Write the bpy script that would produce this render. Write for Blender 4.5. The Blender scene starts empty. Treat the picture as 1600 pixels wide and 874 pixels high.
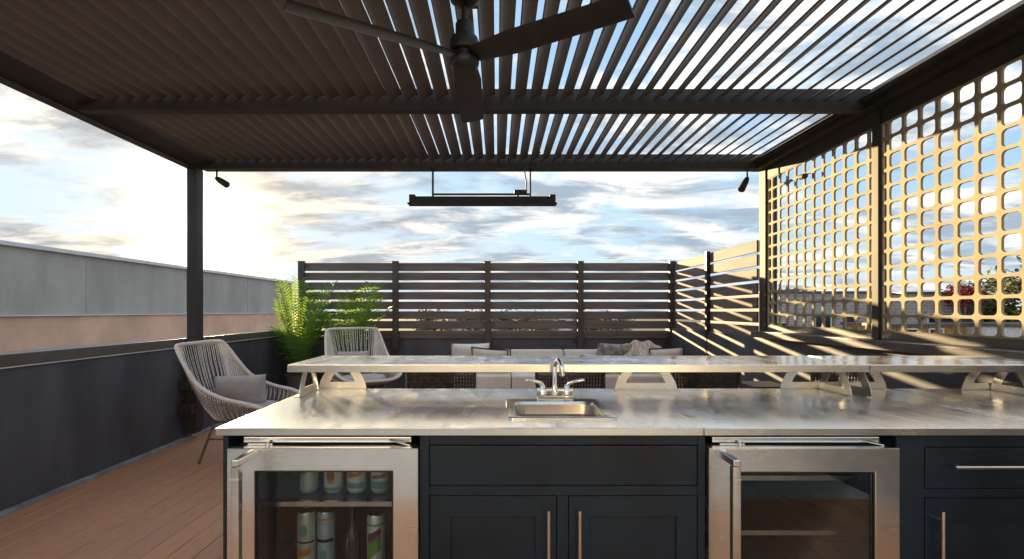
import bpy, bmesh, math, random
from mathutils import Vector, Matrix
R = math.radians
random.seed(7)
S = bpy.context.scene
col = S.collection

# ---------------------------------------------------------------- camera
HC = 1.29                                   # eye height
F = 770.0                                   # focal length in pixels of a 1600 px wide frame
cd = bpy.data.cameras.new('camera'); cam = bpy.data.objects.new('camera', cd); col.objects.link(cam)
cam.location = (0, 0, HC); cam.rotation_euler = (R(90), 0, 0)
cd.sensor_width = 36; cd.lens = 36 * F / 1600
cd.shift_x = 23 / 1600; cd.shift_y = 49 / 1600
cd.clip_start = 0.05; cd.clip_end = 9000
S.camera = cam
S.render.resolution_x = 1024; S.render.resolution_y = 559

# ---------------------------------------------------------------- light
SUN = Vector((-455, 770, 131)).normalized()
el = math.asin(SUN.z); az = math.atan2(SUN.x, SUN.y)
sl = bpy.data.lights.new('sun', 'SUN'); so = bpy.data.objects.new('sun', sl); col.objects.link(so)
sl.energy = 5.0; sl.angle = R(0.5); sl.color = (1.0, 0.73, 0.38)
so.rotation_euler = (-SUN).to_track_quat('-Z', 'Y').to_euler()
so.location = (-4, 6, 6)
S.view_settings.view_transform = 'Standard'; S.view_settings.look = 'None'
S.view_settings.exposure = 1.68; S.view_settings.gamma = 1
S.render.engine = 'CYCLES'
try:
    S.cycles.max_bounces = 8; S.cycles.transparent_max_bounces = 12
    S.cycles.sample_clamp_indirect = 6.0
except Exception: pass

# ---------------------------------------------------------------- node helpers
class NT:
    def __init__(s, tree): s.t = tree; s.n = tree.nodes; s.l = tree.links
    def put(s, sock, v):
        if v is None: return
        if hasattr(v, 'is_linked') or hasattr(v, 'node'): s.l.new(v, sock)
        else:
            if isinstance(v, tuple) and len(v) == 3 and sock.type == 'RGBA': v = (*v, 1)
            sock.default_value = v
    def m(s, op, a, b=None, c=None, clamp=False):
        n = s.n.new('ShaderNodeMath'); n.operation = op; n.use_clamp = clamp
        s.put(n.inputs[0], a); s.put(n.inputs[1], b); s.put(n.inputs[2], c); return n.outputs[0]
    def vm(s, op, a, b=None, out=0):
        n = s.n.new('ShaderNodeVectorMath'); n.operation = op
        s.put(n.inputs[0], a); s.put(n.inputs[1], b); return n.outputs[out]
    def mix(s, f, a, b, mode='MIX'):
        n = s.n.new('ShaderNodeMix'); n.data_type = 'RGBA'; n.blend_type = mode
        s.put(n.inputs[0], f); s.put(n.inputs[6], a); s.put(n.inputs[7], b); return n.outputs[2]
    def noise(s, vec, scale, detail=4, rough=.5, dist=0, out=0):
        n = s.n.new('ShaderNodeTexNoise'); s.put(n.inputs['Vector'], vec)
        n.inputs['Scale'].default_value = scale; n.inputs['Detail'].default_value = detail
        n.inputs['Roughness'].default_value = rough; n.inputs['Distortion'].default_value = dist
        return n.outputs[out]
    def ss(s, v, a, b, lo=0., hi=1.):
        n = s.n.new('ShaderNodeMapRange'); n.interpolation_type = 'SMOOTHSTEP'
        s.put(n.inputs[0], v); n.inputs[1].default_value = a; n.inputs[2].default_value = b
        n.inputs[3].default_value = lo; n.inputs[4].default_value = hi; return n.outputs[0]
    def map(s, vec, scale=(1, 1, 1), loc=(0, 0, 0), rot=(0, 0, 0)):
        n = s.n.new('ShaderNodeMapping'); s.put(n.inputs[0], vec)
        n.inputs[1].default_value = loc; n.inputs[2].default_value = rot; n.inputs[3].default_value = scale
        return n.outputs[0]
    def xyz(s, a, b, c):
        n = s.n.new('ShaderNodeCombineXYZ'); s.put(n.inputs[0], a); s.put(n.inputs[1], b); s.put(n.inputs[2], c); return n.outputs[0]

# ---------------------------------------------------------------- world: clear sky with sheets of cloud, thin near the sun
W = bpy.data.worlds.new('World'); S.world = W; W.use_nodes = True
w = NT(W.node_tree); w.n.clear()
wo = w.n.new('ShaderNodeOutputWorld'); bg = w.n.new('ShaderNodeBackground')
w.l.new(bg.outputs[0], wo.inputs[0]); bg.inputs[1].default_value = 0.1
sky = w.n.new('ShaderNodeTexSky'); sky.sky_type = 'NISHITA'; sky.sun_disc = False
sky.sun_elevation = el; sky.sun_rotation = az; sky.air_density = 1.0; sky.dust_density = 0.6; sky.ozone_density = 2.5
tc = w.n.new('ShaderNodeTexCoord'); d = w.vm('NORMALIZE', tc.outputs['Generated'])
sp = w.n.new('ShaderNodeSeparateXYZ'); w.l.new(d, sp.inputs[0])
dz = w.m('MAXIMUM', sp.outputs[2], 0.0)
den = w.m('ADD', dz, 0.13)
p = w.xyz(w.m('DIVIDE', sp.outputs[0], den), w.m('DIVIDE', sp.outputs[1], den), 0.0)
n1 = w.noise(w.map(p, (1.0, 1.0, 1), (5.3, 2.2, 0), (0, 0, 0.5)), 1.15, 7, .58, .35)
n2 = w.noise(w.map(p, (1.0, 1.5, 1), (8.2, 4.4, 0)), 2.3, 6, .6, .2)
n3 = w.noise(w.map(p, (.8, 1.5, 1), (1.2, 9.4, 0), (0, 0, .25)), 1.9, 7, .62, .35)
cov = w.m('ADD', w.m('MULTIPLY', n1, .72), w.m('MULTIPLY', n2, .28))
mask = w.ss(cov, .41, .55)
sd = w.vm('DOT_PRODUCT', d, tuple(SUN), out=1)
sd = w.m('MAXIMUM', sd, 0.0)
near = w.m('POWER', sd, 14.0)
lowb = w.ss(sp.outputs[2], 0.05, .55, .80, 1.06)
glow = w.m('POWER', sd, 340.0)
glow2 = w.m('POWER', sd, 28.0)
# blue of the clear parts (Nishita tinted, lifted)
nish = w.vm('MINIMUM', sky.outputs[0], (4.5, 4.5, 4.5))
clear = w.mix(0.72, nish, (1.55, 2.30, 3.05))
clear = w.mix(w.ss(sp.outputs[2], 0.0, .26, .80, 0.0), clear, (2.3, 2.75, 3.0))
clear = w.mix(w.m('MULTIPLY', near, .35), clear, (2.2, 2.6, 2.9))
shade = w.ss(n3, .40, .60)
cl_dark = w.mix(near, (1.35, 1.68, 2.02), (1.25, 1.33, 1.42))
cl_lite = w.mix(near, (4.4, 4.32, 4.15), (3.7, 3.35, 2.85))
bl = w.vm('SCALE', cl_lite); w.l.new(lowb, bl.node.inputs[3])
cloud = w.mix(shade, bl, cl_dark)
skyc = w.mix(mask, clear, cloud)
addg = w.vm('SCALE', (11.0, 9.0, 5.6)); addg.node.inputs[3].default_value = 1
w.l.new(glow, addg.node.inputs[3])
addh = w.vm('SCALE', (.60, .42, 0.18)); w.l.new(glow2, addh.node.inputs[3])
tot = w.vm('ADD', w.vm('ADD', skyc, addg), addh)
w.l.new(tot, bg.inputs[0])

# ---------------------------------------------------------------- materials
def mat(name, c, rough=.5, metal=0., var=.12, vscale=6., stretch=(1, 1, 1), bump=0., bscale=60., c2=None, rvar=0., spec=None, coat=0., sheen=0.):
    m = bpy.data.materials.new(name); m.use_nodes = True
    t = NT(m.node_tree); b = t.n['Principled BSDF']
    tc = t.n.new('ShaderNodeTexCoord').outputs['Object']
    v = t.map(tc, stretch)
    n = t.noise(v, vscale, 6, .6)
    f = t.ss(n, .3, .7)
    if c2 is None: c2 = tuple(x * (1 - 2 * var) for x in c); c1 = tuple(min(1, x * (1 + var)) for x in c)
    else: c1 = c
    t.put(b.inputs['Base Color'], t.mix(f, c1, c2))
    b.inputs['Metallic'].default_value = metal
    if rvar: t.put(b.inputs['Roughness'], t.ss(t.noise(v, vscale * 1.7, 5, .6), .25, .75, max(.03, rough - rvar), rough + rvar))
    else: b.inputs['Roughness'].default_value = rough
    if spec is not None: b.inputs['Specular IOR Level'].default_value = spec
    if coat: b.inputs['Coat Weight'].default_value = coat
    if sheen: b.inputs['Sheen Weight'].default_value = sheen
    if bump:
        bn = t.n.new('ShaderNodeBump'); bn.inputs['Strength'].default_value = bump; bn.inputs['Distance'].default_value = .004
        t.put(bn.inputs['Height'], t.noise(v, bscale, 4, .6)); t.l.new(bn.outputs[0], b.inputs['Normal'])
    return m

M = {}
M['bronze'] = mat('dark_bronze_paint', (.028, .023, .022), .62, 0, .15, 3, bump=.05, bscale=200)
M['louver'] = mat('louver_paint', (.150, .122, .106), .40, 0, .14, 3, stretch=(1, .35, 1), bump=.03, bscale=200)
M['screen'] = mat('sunlit_screen_paint', (.34, .29, .20), .75, 0, .08, 4, spec=.3)  # same paint as the posts, with warm sunlight put into the base colour
M['fence'] = mat('fence_slat_paint', (.155, .122, .115), .72, 0, .16, 3.5, stretch=(.5, .5, 4), bump=.05, bscale=120)
M['fence_post'] = mat('fence_post_paint', (.055, .045, .045), .4)
M['wall'] = mat('dark_wall_paint', (.075, .080, .104), .50, 0, .17, 3.0, stretch=(1, 1, .3), rvar=.08, bump=.12, bscale=90)
M['cap'] = mat('wall_cap_paint', (.10, .088, .085), .4, 0, .1, 5)
M['kerb'] = mat('grey_strip', (.30, .30, .31), .7, 0, .2, 9, bump=.3, bscale=70)
M['navy'] = mat('navy_cabinet_paint', (.012, .023, .038), .42, 0, .22, 2.2, bump=.04, bscale=150, spec=.35, rvar=.10)
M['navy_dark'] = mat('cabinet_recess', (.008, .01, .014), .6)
M['chrome'] = mat('chrome', (.82, .80, .77), .10, 1, .04, 8)
M['handle'] = mat('satin_handle', (.78, .76, .73), .24, 1, .05, 20)
M['black'] = mat('black_metal', (.012, .012, .013), .4, 0, .1, 9)
M['fan'] = mat('fan_black', (.012, .012, .013), .42, 0, .1, 9)
M['blade'] = mat('fan_blade_finish', (.018, .016, .015), .45, 0, .2, 6, stretch=(3, .4, 3))
M['plastic'] = mat('cooler_liner', (.02, .024, .03), .5)
M['rope'] = mat('pale_rope', (.74, .70, .66), .8, 0, .08, 60, bump=.5, bscale=400)
M['rope_dark'] = mat('grey_rope', (.20, .175, .165), .85, 0, .2, 60)
M['wicker'] = mat('dark_wicker', (.075, .052, .040), .6, 0, .35, 40)
M['leg'] = mat('chair_leg_metal', (.10, .085, .08), .4, .2)
M['cush_grey'] = mat('grey_cushion_fabric', (.42, .39, .405), .9, 0, .10, 5, bump=.5, bscale=260, sheen=.3)
M['cush_white'] = mat('white_cushion_fabric', (.78, .73, .70), .9, 0, .05, 5, bump=.4, bscale=220, sheen=.2)
M['piping'] = mat('black_piping', (.02, .02, .022), .8)
M['throw'] = mat('beige_throw', (.62, .52, .46), .95, 0, .22, 9, stretch=(6, 1, 1), bump=.6, bscale=160)
M['throw_grey'] = mat('grey_knit_throw', (.36, .34, .33), .95, 0, .3, 14, bump=.8, bscale=120)
M['frond'] = mat('palm_leaf', (.13, .26, .045), .5, 0, .3, 9, c2=(.035, .10, .022))
def translucent(m_, f, c):
    t = NT(m_.node_tree); o = t.n['Material Output']; b = t.n['Principled BSDF']
    tl = t.n.new('ShaderNodeBsdfTranslucent'); tl.inputs[0].default_value = (*c, 1); mx = t.n.new('ShaderNodeMixShader'); mx.inputs[0].default_value = f
    t.l.new(b.outputs[0], mx.inputs[1]); t.l.new(tl.outputs[0], mx.inputs[2]); t.l.new(mx.outputs[0], o.inputs[0])
translucent(M['frond'], .36, (.30, .46, .06))
M['stem'] = mat('palm_stem', (.20, .22, .07), .6)
M['pot'] = mat('planter_grey', (.10, .10, .11), .6)
M['soil'] = mat('soil', (.04, .03, .022), .9)
M['nb_grey'] = mat('neighbour_grey_stucco', (.41, .39, .37), .85, 0, .09, 2.2, stretch=(1, .6, .25), bump=.3, bscale=30)
M['nb_peach'] = mat('neighbour_peach_stucco', (.70, .45, .34), .85, 0, .09, 2.2, stretch=(1, .6, .4), bump=.3, bscale=30)
M['flash'] = mat('white_flashing', (.62, .62, .66), .4, .2, .06, 3)
M['white'] = mat('white_paint', (.72, .70, .68), .6)
M['redroof'] = mat('red_roof_tiles', (.42, .13, .08), .8, 0, .2, 3)
M['pinkwall'] = mat('pink_render', (.55, .40, .34), .85, 0, .1, 1)
M['orangewood'] = mat('orange_wood', (.42, .20, .06), .7, 0, .3, 2, stretch=(5, 5, .6))
M['winglass'] = mat('dark_window_glass', (.03, .035, .045), .15)
M['asphalt'] = mat('asphalt', (.06, .06, .06), .9, 0, .2, .05)
M['bark'] = mat('bark', (.12, .09, .07), .9, 0, .3, 4)
M['leaf_red'] = mat('red_leaves', (.30, .035, .03), .7, 0, .3, 1.5)
M['leaf_green'] = mat('green_leaves', (.085, .12, .03), .7, 0, .3, 1.5, c2=(.16, .13, .03))
M['leaf_yellow'] = mat('yellow_leaves', (.26, .20, .05), .7, 0, .3, 1.5, c2=(.14, .13, .04))
M['paving'] = mat('added_pale_paving', (.52, .51, .49), .7, 0, .1, 5)  # pale tone for the added paving that the steel doors reflect
M['siding'] = mat('house_siding', (.64, .62, .60), .7, 0, .06, 2)

def steel(name, base, r0, stretch, ani=0., smear=.10, bmp=1., tan=(0, 1, 0), wav=(1, 1, 1), wamp=1.6, fb=.12, fr=1., met=1., bs=(1, 1.6, 1)):
    m = bpy.data.materials.new(name); m.use_nodes = True
    t = NT(m.node_tree); b = t.n['Principled BSDF']
    tc = t.n.new('ShaderNodeTexCoord').outputs['Object']
    b.inputs['Metallic'].default_value = met
    fine = t.noise(t.map(tc, stretch), 90, 3, .7)
    blot = t.noise(t.map(tc, bs), 4.5, 6, .65, .8)
    b_ = t.ss(blot, .32, .70)
    t.put(b.inputs['Base Color'], t.mix(b_, base, tuple(x * .93 for x in base)))
    t.put(b.inputs['Roughness'], t.m('ADD', t.ss(fine, .2, .8, r0 - .05 * fr, r0 + .07 * fr), t.m('MULTIPLY', b_, smear)))
    bn = t.n.new('ShaderNodeBump'); bn.inputs['Strength'].default_value = .10 * bmp; bn.inputs['Distance'].default_value = .001
    if ani:
        b.inputs['Anisotropic'].default_value = ani; b.inputs['Tangent'].default_value = tan
    t.put(bn.inputs['Height'], t.m('ADD', t.m('MULTIPLY', fine, fb), t.m('MULTIPLY', t.noise(t.map(tc, wav), 5, 3, .5), wamp)))
    t.l.new(bn.outputs[0], b.inputs['Normal'])
    return m
M['steel_top'] = steel('brushed_counter_steel', (.93, .95, .97), .13, (.25, 6, 1), ani=.6, smear=.13, met=.80, bs=(3.2, .9, 1))
M['steel_edge'] = steel('counter_edge_steel', (.90, .92, .94), .20, (.05, 3, 8), smear=.06, bmp=.6, ani=.8, tan=(0, 0, 1), wav=(1.6, 1, .1), wamp=4., fb=0., fr=.5)
M['steel_door'] = steel('appliance_steel', (.90, .92, .94), .20, (.05, 3, 8), smear=.07, bmp=.6, ani=.8, tan=(0, 0, 1), wav=(2.2, 1, .12), wamp=4., fb=0., fr=.5)
M['steel_dull'] = steel('bracket_steel', (.62, .61, .58), .28, (1, 1, 1))
M['steel_sink'] = steel('sink_steel', (.70, .64, .57), .25, (1, 1, 5))

def glass_mat(name, tint, refl):
    m = bpy.data.materials.new(name); m.use_nodes = True
    t = NT(m.node_tree); t.n.clear()
    o = t.n.new('ShaderNodeOutputMaterial'); mx = t.n.new('ShaderNodeMixShader')
    tr = t.n.new('ShaderNodeBsdfTransparent'); gl = t.n.new('ShaderNodeBsdfGlossy')
    fr = t.n.new('ShaderNodeFresnel'); fr.inputs[0].default_value = 1.6
    tr.inputs[0].default_value = (*tint, 1); gl.inputs['Roughness'].default_value = .02
    gl.inputs[0].default_value = (.84, .92, 1, 1)
    t.put(mx.inputs[0], t.m('MINIMUM', t.m('MULTIPLY', fr.outputs[0], refl), 1.0))
    t.l.new(tr.outputs[0], mx.inputs[1]); t.l.new(gl.outputs[0], mx.inputs[2]); t.l.new(mx.outputs[0], o.inputs[0])
    return m
M['glass'] = glass_mat('tinted_door_glass', (.80, .84, .86), .55)
M['bottle_glass'] = glass_mat('bottle_glass', (.75, .85, .82), 1.2)

def deck_mat():
    m = bpy.data.materials.new('brown_composite_deck'); m.use_nodes = True
    t = NT(m.node_tree); b = t.n['Principled BSDF']
    geo = t.n.new('ShaderNodeNewGeometry').outputs['Position']
    oi = t.n.new('ShaderNodeObjectInfo').outputs['Random']
    off = t.xyz(0, t.m('MULTIPLY', oi, 37.), 0)
    v = t.vm('ADD', geo, off)
    g1 = t.noise(t.map(v, (22, 1.3, 1)), 3.2, 5, .6, 1.6)
    wv = t.n.new('ShaderNodeTexWave'); wv.wave_type = 'BANDS'; wv.bands_direction = 'X'
    t.put(wv.inputs[0], t.map(v, (1, .10, 1))); wv.inputs['Scale'].default_value = 26; wv.inputs['Distortion'].default_value = 9
    wv.inputs['Detail'].default_value = 3; wv.inputs['Detail Scale'].default_value = 1.3
    g = t.m('ADD', t.m('MULTIPLY', g1, .5), t.m('MULTIPLY', wv.outputs[1], .5))
    dash = t.ss(t.noise(t.map(v, (60, 7, 1)), 1.6, 3, .6), .60, .68)
    c = t.mix(t.ss(g, .3, .75), (.60, .30, .155), (.46, .21, .11))
    c = t.mix(t.m('MULTIPLY', dash, .55), c, (.10, .045, .03))
    c = t.mix(t.m('MULTIPLY', oi, .45), c, (.30, .17, .12))
    t.put(b.inputs['Base Color'], c); b.inputs['Roughness'].default_value = .55
    bn = t.n.new('ShaderNodeBump'); bn.inputs['Strength'].default_value = .5; bn.inputs['Distance'].default_value = .002
    t.put(bn.inputs['Height'], t.m('SUBTRACT', g, t.m('MULTIPLY', dash, .8))); t.l.new(bn.outputs[0], b.inputs['Normal'])
    return m
M['deck'] = deck_mat()
def brick_mat():
    m = bpy.data.materials.new('grey_brick'); m.use_nodes = True
    t = NT(m.node_tree); b = t.n['Principled BSDF']
    geo = t.n.new('ShaderNodeNewGeometry').outputs['Position']
    s_ = t.n.new('ShaderNodeSeparateXYZ'); t.l.new(geo, s_.inputs[0])
    br = t.n.new('ShaderNodeTexBrick'); t.put(br.inputs['Vector'], t.xyz(t.m('ADD', s_.outputs[0], s_.outputs[1]), s_.outputs[2], 0))
    br.inputs['Color1'].default_value = (.42, .36, .33, 1); br.inputs['Color2'].default_value = (.28, .26, .25, 1)
    br.inputs['Mortar'].default_value = (.5, .47, .45, 1); br.inputs['Scale'].default_value = 1
    br.inputs['Brick Width'].default_value = .55; br.inputs['Row Height'].default_value = .26; br.inputs['Mortar Size'].default_value = .03
    t.put(b.inputs['Base Color'], br.outputs[0]); b.inputs['Roughness'].default_value = .9
    return m
M['brick'] = brick_mat()
def ground_mat():
    m = bpy.data.materials.new('far_ground'); m.use_nodes = True
    t = NT(m.node_tree); b = t.n['Principled BSDF']
    geo = t.n.new('ShaderNodeNewGeometry').outputs['Position']
    n = t.noise(geo, .02, 8, .65)
    t.put(b.inputs['Base Color'], t.mix(t.ss(n, .4, .6), (.10, .10, .095), (.07, .09, .04))); b.inputs['Roughness'].default_value = .95
    return m
M['ground'] = ground_mat()

# ---------------------------------------------------------------- mesh helpers
WL = {}                                      # world position of every object whose children are given in world coordinates
def setp(o, label=None, cat=None, group=None, kind=None):
    if label: o['label'] = label
    if cat: o['category'] = cat
    if group: o['group'] = group
    if kind: o['kind'] = kind
    return o
def thing(name, label, cat, loc=(0, 0, 0), group=None):
    o = bpy.data.objects.new(name, None); col.objects.link(o); o.location = loc; o.empty_display_size = .2
    WL[o.name] = Vector(loc); return setp(o, label, cat, group)
class MB:
    def __init__(s): s.v = []; s.f = []
    def add(s, vs, fs):
        b = len(s.v); s.v += [tuple(v) for v in vs]; s.f += [tuple(i + b for i in f) for f in fs]; return s
    def box(s, x0, x1, y0, y1, z0, z1):
        if x0 > x1: x0, x1 = x1, x0
        if y0 > y1: y0, y1 = y1, y0
        if z0 > z1: z0, z1 = z1, z0
        return s.add([(x0, y0, z0), (x1, y0, z0), (x1, y1, z0), (x0, y1, z0), (x0, y0, z1), (x1, y0, z1), (x1, y1, z1), (x0, y1, z1)],
                     [(0, 3, 2, 1), (4, 5, 6, 7), (0, 1, 5, 4), (1, 2, 6, 5), (2, 3, 7, 6), (3, 0, 4, 7)])
    def tube(s, pts, r, n=8, caps=True, closed=False):
        pts = [Vector(p) for p in pts]; rs = r if isinstance(r, (list, tuple)) else [r] * len(pts)
        rings = []; up = None; N = len(pts)
        for i, p in enumerate(pts):
            if closed: t = pts[(i + 1) % N] - pts[i - 1]
            else: t = pts[min(i + 1, N - 1)] - pts[max(i - 1, 0)]
            t.normalize()
            if up is None: up = Vector((0, 0, 1)) if abs(t.z) < .9 else Vector((1, 0, 0))
            a = (up - t * up.dot(t)); a.normalize(); b = t.cross(a); up = a
            rings.append([p + (a * math.cos(2 * math.pi * k / n) + b * math.sin(2 * math.pi * k / n)) * rs[i] for k in range(n)])
        base = len(s.v)
        for rg in rings: s.v += [tuple(q) for q in rg]
        for i in range(N if closed else N - 1):
            j = (i + 1) % N
            for k in range(n):
                s.f.append((base + i * n + k, base + i * n + (k + 1) % n, base + j * n + (k + 1) % n, base + j * n + k))
        if caps and not closed:
            s.f.append(tuple(base + k for k in range(n))[::-1]); s.f.append(tuple(base + (N - 1) * n + k for k in range(n)))
        return s
    def lathe(s, prof, c=(0, 0, 0), n=24, axis='Z'):
        base = len(s.v)
        for r, z in prof:
            for k in range(n):
                a = 2 * math.pi * k / n
                q = (r * math.cos(a), r * math.sin(a), z) if axis == 'Z' else (r * math.cos(a), z, r * math.sin(a))
                s.v.append((c[0] + q[0], c[1] + q[1], c[2] + q[2]))
        for i in range(len(prof) - 1):
            for k in range(n):
                s.f.append((base + i * n + k, base + i * n + (k + 1) % n, base + (i + 1) * n + (k + 1) % n, base + (i + 1) * n + k))
        s.f.append(tuple(base + k for k in range(n))[::-1]); s.f.append(tuple(base + (len(prof) - 1) * n + k for k in range(n)))
        return s
    def prism(s, poly, plane, a0, a1):
        # polygon (u, v) in plane 'XZ' (extruded along Y), 'YZ' (along X) or 'XY' (along Z)
        def P(u, v, a): return {'XZ': (u, a, v), 'YZ': (a, u, v), 'XY': (u, v, a)}[plane]
        n = len(poly)
        vs = [P(u, v, a0) for u, v in poly] + [P(u, v, a1) for u, v in poly]
        fs = [tuple(range(n)), tuple(range(2 * n - 1, n - 1, -1))] + [(i, i + n, (i + 1) % n + n, (i + 1) % n) for i in range(n)]
        return s.add(vs, fs)
    def frame(s, outer, inner, plane, a0, a1):
        # plate with one opening; outer / inner are polygons with the same number of points
        def P(u, v, a): return {'XZ': (u, a, v), 'YZ': (a, u, v), 'XY': (u, v, a)}[plane]
        n = len(outer); vs = []
        for a in (a0, a1): vs += [P(u, v, a) for u, v in outer] + [P(u, v, a) for u, v in inner]
        fs = []
        for i in range(n):
            j = (i + 1) % n
            fs += [(i, j, n + j, n + i), (2 * n + i, 3 * n + i, 3 * n + j, 2 * n + j), (i, 2 * n + i, 2 * n + j, j), (n + i, n + j, 3 * n + j, 3 * n + i)]
        return s.add(vs, fs)
    def build(s, name, m, parent=None, bevel=0., smooth=False, seg=2, origin=None, local=False, **kw):
        me = bpy.data.meshes.new(name)
        o0 = Vector((0, 0, 0))
        if parent is not None and not local: o0 = WL.get(parent.name, Vector((0, 0, 0)))
        if parent is None:
            if origin is None and not local:
                xs = [v[0] for v in s.v]; ys = [v[1] for v in s.v]; zs = [v[2] for v in s.v]
                origin = ((min(xs) + max(xs)) / 2, (min(ys) + max(ys)) / 2, min(zs))
            o0 = Vector(origin or (0, 0, 0))
        me.from_pydata([(v[0] - o0.x, v[1] - o0.y, v[2] - o0.z) for v in s.v], [], s.f)
        me.materials.append(m)
        bm = bmesh.new(); bm.from_mesh(me); bmesh.ops.recalc_face_normals(bm, faces=bm.faces)
        if bevel:
            es = [e for e in bm.edges if len(e.link_faces) == 2 and e.calc_face_angle(0) > R(30)]
            bmesh.ops.bevel(bm, geom=es, offset=bevel, segments=seg, profile=.7, affect='EDGES', clamp_overlap=True)
        if smooth:
            for f in bm.faces: f.smooth = True
        bm.to_mesh(me); bm.free()
        if smooth:
            try: me.set_sharp_from_angle(angle=R(40))
            except Exception: pass
        o = bpy.data.objects.new(name, me); col.objects.link(o)
        if parent is not None: o.parent = parent; WL[o.name] = o0
        else: o.location = o0; WL[o.name] = o0
        setp(o, **kw); return o
def inst(me_obj, name, parent, loc):
    o = bpy.data.objects.new(name, me_obj.data); col.objects.link(o); o.parent = parent; o.location = loc; return o
def copy_tree(o, parent=None):
    c = o.copy(); col.objects.link(c); c.parent = parent
    for ch in list(o.children): copy_tree(ch, c)
    return c
def Z(h): return HC + h

# ================================================================= SETTING
g = MB(); g.add([(-4000, -3000, -9), (4000, -3000, -9), (4000, 6000, -9), (-4000, 6000, -9)], [(0, 1, 2, 3)])
g.build('ground', M['ground'], kind='structure', origin=(0, 0, -9))
# the building we stand on
MB().box(-3.34, 2.86, -3.4, 7.7, -9.0, -.06).build('roof_terrace_base', M['wall'], kind='structure')
deck = thing('deck', None, None, (0, 0, 0)); deck['kind'] = 'structure'
BW = .1372
bd = {}
for i in range(0, 42):
    x = -3.10 + BW * (i + .5)
    if x > 2.62: break
    for k, (a, b_) in enumerate((((-.21, .40), (.40, 4.06), (4.06, 7.44)), ((-.21, 2.2), (2.2, 5.86), (5.86, 7.44)), ((-.21, 1.2), (1.2, 4.9), (4.9, 7.44)))[(i * 2) % 3]):
        key = (a, b_)
        if key not in bd:
            o = MB().box(-BW / 2 + .0016, BW / 2 - .0016, a + .0015, b_ - .0015, -.025, 0).build('deck_board', M['deck'], deck, bevel=.003, seg=1); bd[key] = o; o.location = (x, 0, 0)
        else: inst(bd[key], 'deck_board', deck, (x, 0, random.uniform(-.0008, .0008)))
pv = thing('added_paving', None, None, (0, -2, 0)); pv['kind'] = 'structure'  # unseen pale paving, added to keep the steel reflections neutral
for i in range(8):
    for j in range(5):
        x = -3.09 + i * .713; y = -3.19 + j * .597
        MB().box(x, x + .707, y, y + .591, -.026, random.uniform(-.001, .001)).build('added_paving_stone', M['paving'], pv, bevel=.003, seg=1)
MB().box(-3.149, -3.102, -3.2, 7.44, -.03, .022).build('edge_strip', M['kerb'], bevel=.004, kind='structure')
MB().box(-3.13, 2.62, -3.2, 7.44, -.058, -.028).build('deck_joists', M['kerb'], kind='structure')

def wall_thing(name, label, boxw, boxc, drip=None):
    t = thing(name, label, 'wall', ((boxw[0] + boxw[1]) / 2, (boxw[2] + boxw[3]) / 2, 0))
    MB().box(*boxw).build('wall_face', M['wall'], t)
    MB().box(*boxc).build('wall_cap', M['cap'], t, bevel=.004)
    if drip: MB().box(*drip).build('drip_edge', M['flash'], t)
    return t
wall_thing('parapet_wall', 'long dark left parapet wall beside the brown deck, with flat cap', (-3.33, -3.15, -3.2, 7.50, -.05, Z(-.36)), (-3.36, -3.13, -3.22, 7.47, Z(-.358), Z(-.278)), (-3.135, -3.127, -3.2, 7.46, Z(-.366), Z(-.358)))
wall_thing('parapet_wall', 'dark back parapet wall under the slatted fence, behind the white sofa', (-3.149, 2.619, 7.50, 7.68, -.05, Z(-.375)), (-3.129, 2.619, 7.472, 7.70, Z(-.373), Z(-.335)))
wall_thing('parapet_wall', 'dark right parapet wall below the perforated screens and side fence', (2.62, 2.84, -3.2, 7.68, -.05, Z(-.262)), (2.53, 2.86, -3.2, 4.92, Z(-.26), Z(-.20)))
t = thing('house_wall', 'tan clapboard house wall behind the bar, seen only in reflections', 'wall', (0, -3.3, 0))
MB().box(-3.3, 2.8, -3.4, -3.3, 0, 3.1).build('wall_face', M['siding'], t)
for i in range(20):
    b0 = MB(); b0.prism([(-3.302, .15 * i + .004), (-3.275, .15 * i + .004), (-3.292, .15 * i + .148), (-3.302, .15 * i + .148)], 'YZ', -3.3, -.4 if i < 14 else 2.8)
    if i < 14: b0.prism([(-3.302, .15 * i + .004), (-3.275, .15 * i + .004), (-3.292, .15 * i + .148), (-3.302, .15 * i + .148)], 'YZ', .9, 2.8)
    b0.build('clapboard', M['siding'], t)
for (a, b_) in ((-2.85, -2.45), (-1.75, -1.25)):  # unseen windows, added as dark bands for the steel door reflections
    wn = MB().box(a, b_, -3.302, -3.262, .55, 2.06).build('window', M['winglass'], t)
    MB().frame([(a - .04, .51), (b_ + .04, .51), (b_ + .04, 2.1), (a - .04, 2.1)], [(a + .02, .57), (b_ - .02, .57), (b_ - .02, 2.04), (a + .02, 2.04)], 'XZ', -3.30, -3.24).build('frame', M['white'], wn)
dr = MB().box(-.36, .86, -3.302, -3.26, .02, 2.06).build('glass_door', M['winglass'], t)
MB().frame([(-.4, 0), (.9, 0), (.9, 2.1), (-.4, 2.1)], [(-.32, .06), (.82, .06), (.82, 2.02), (-.32, 2.02)], 'XZ', -3.30, -3.24).build('door_frame', M['white'], dr)

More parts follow.
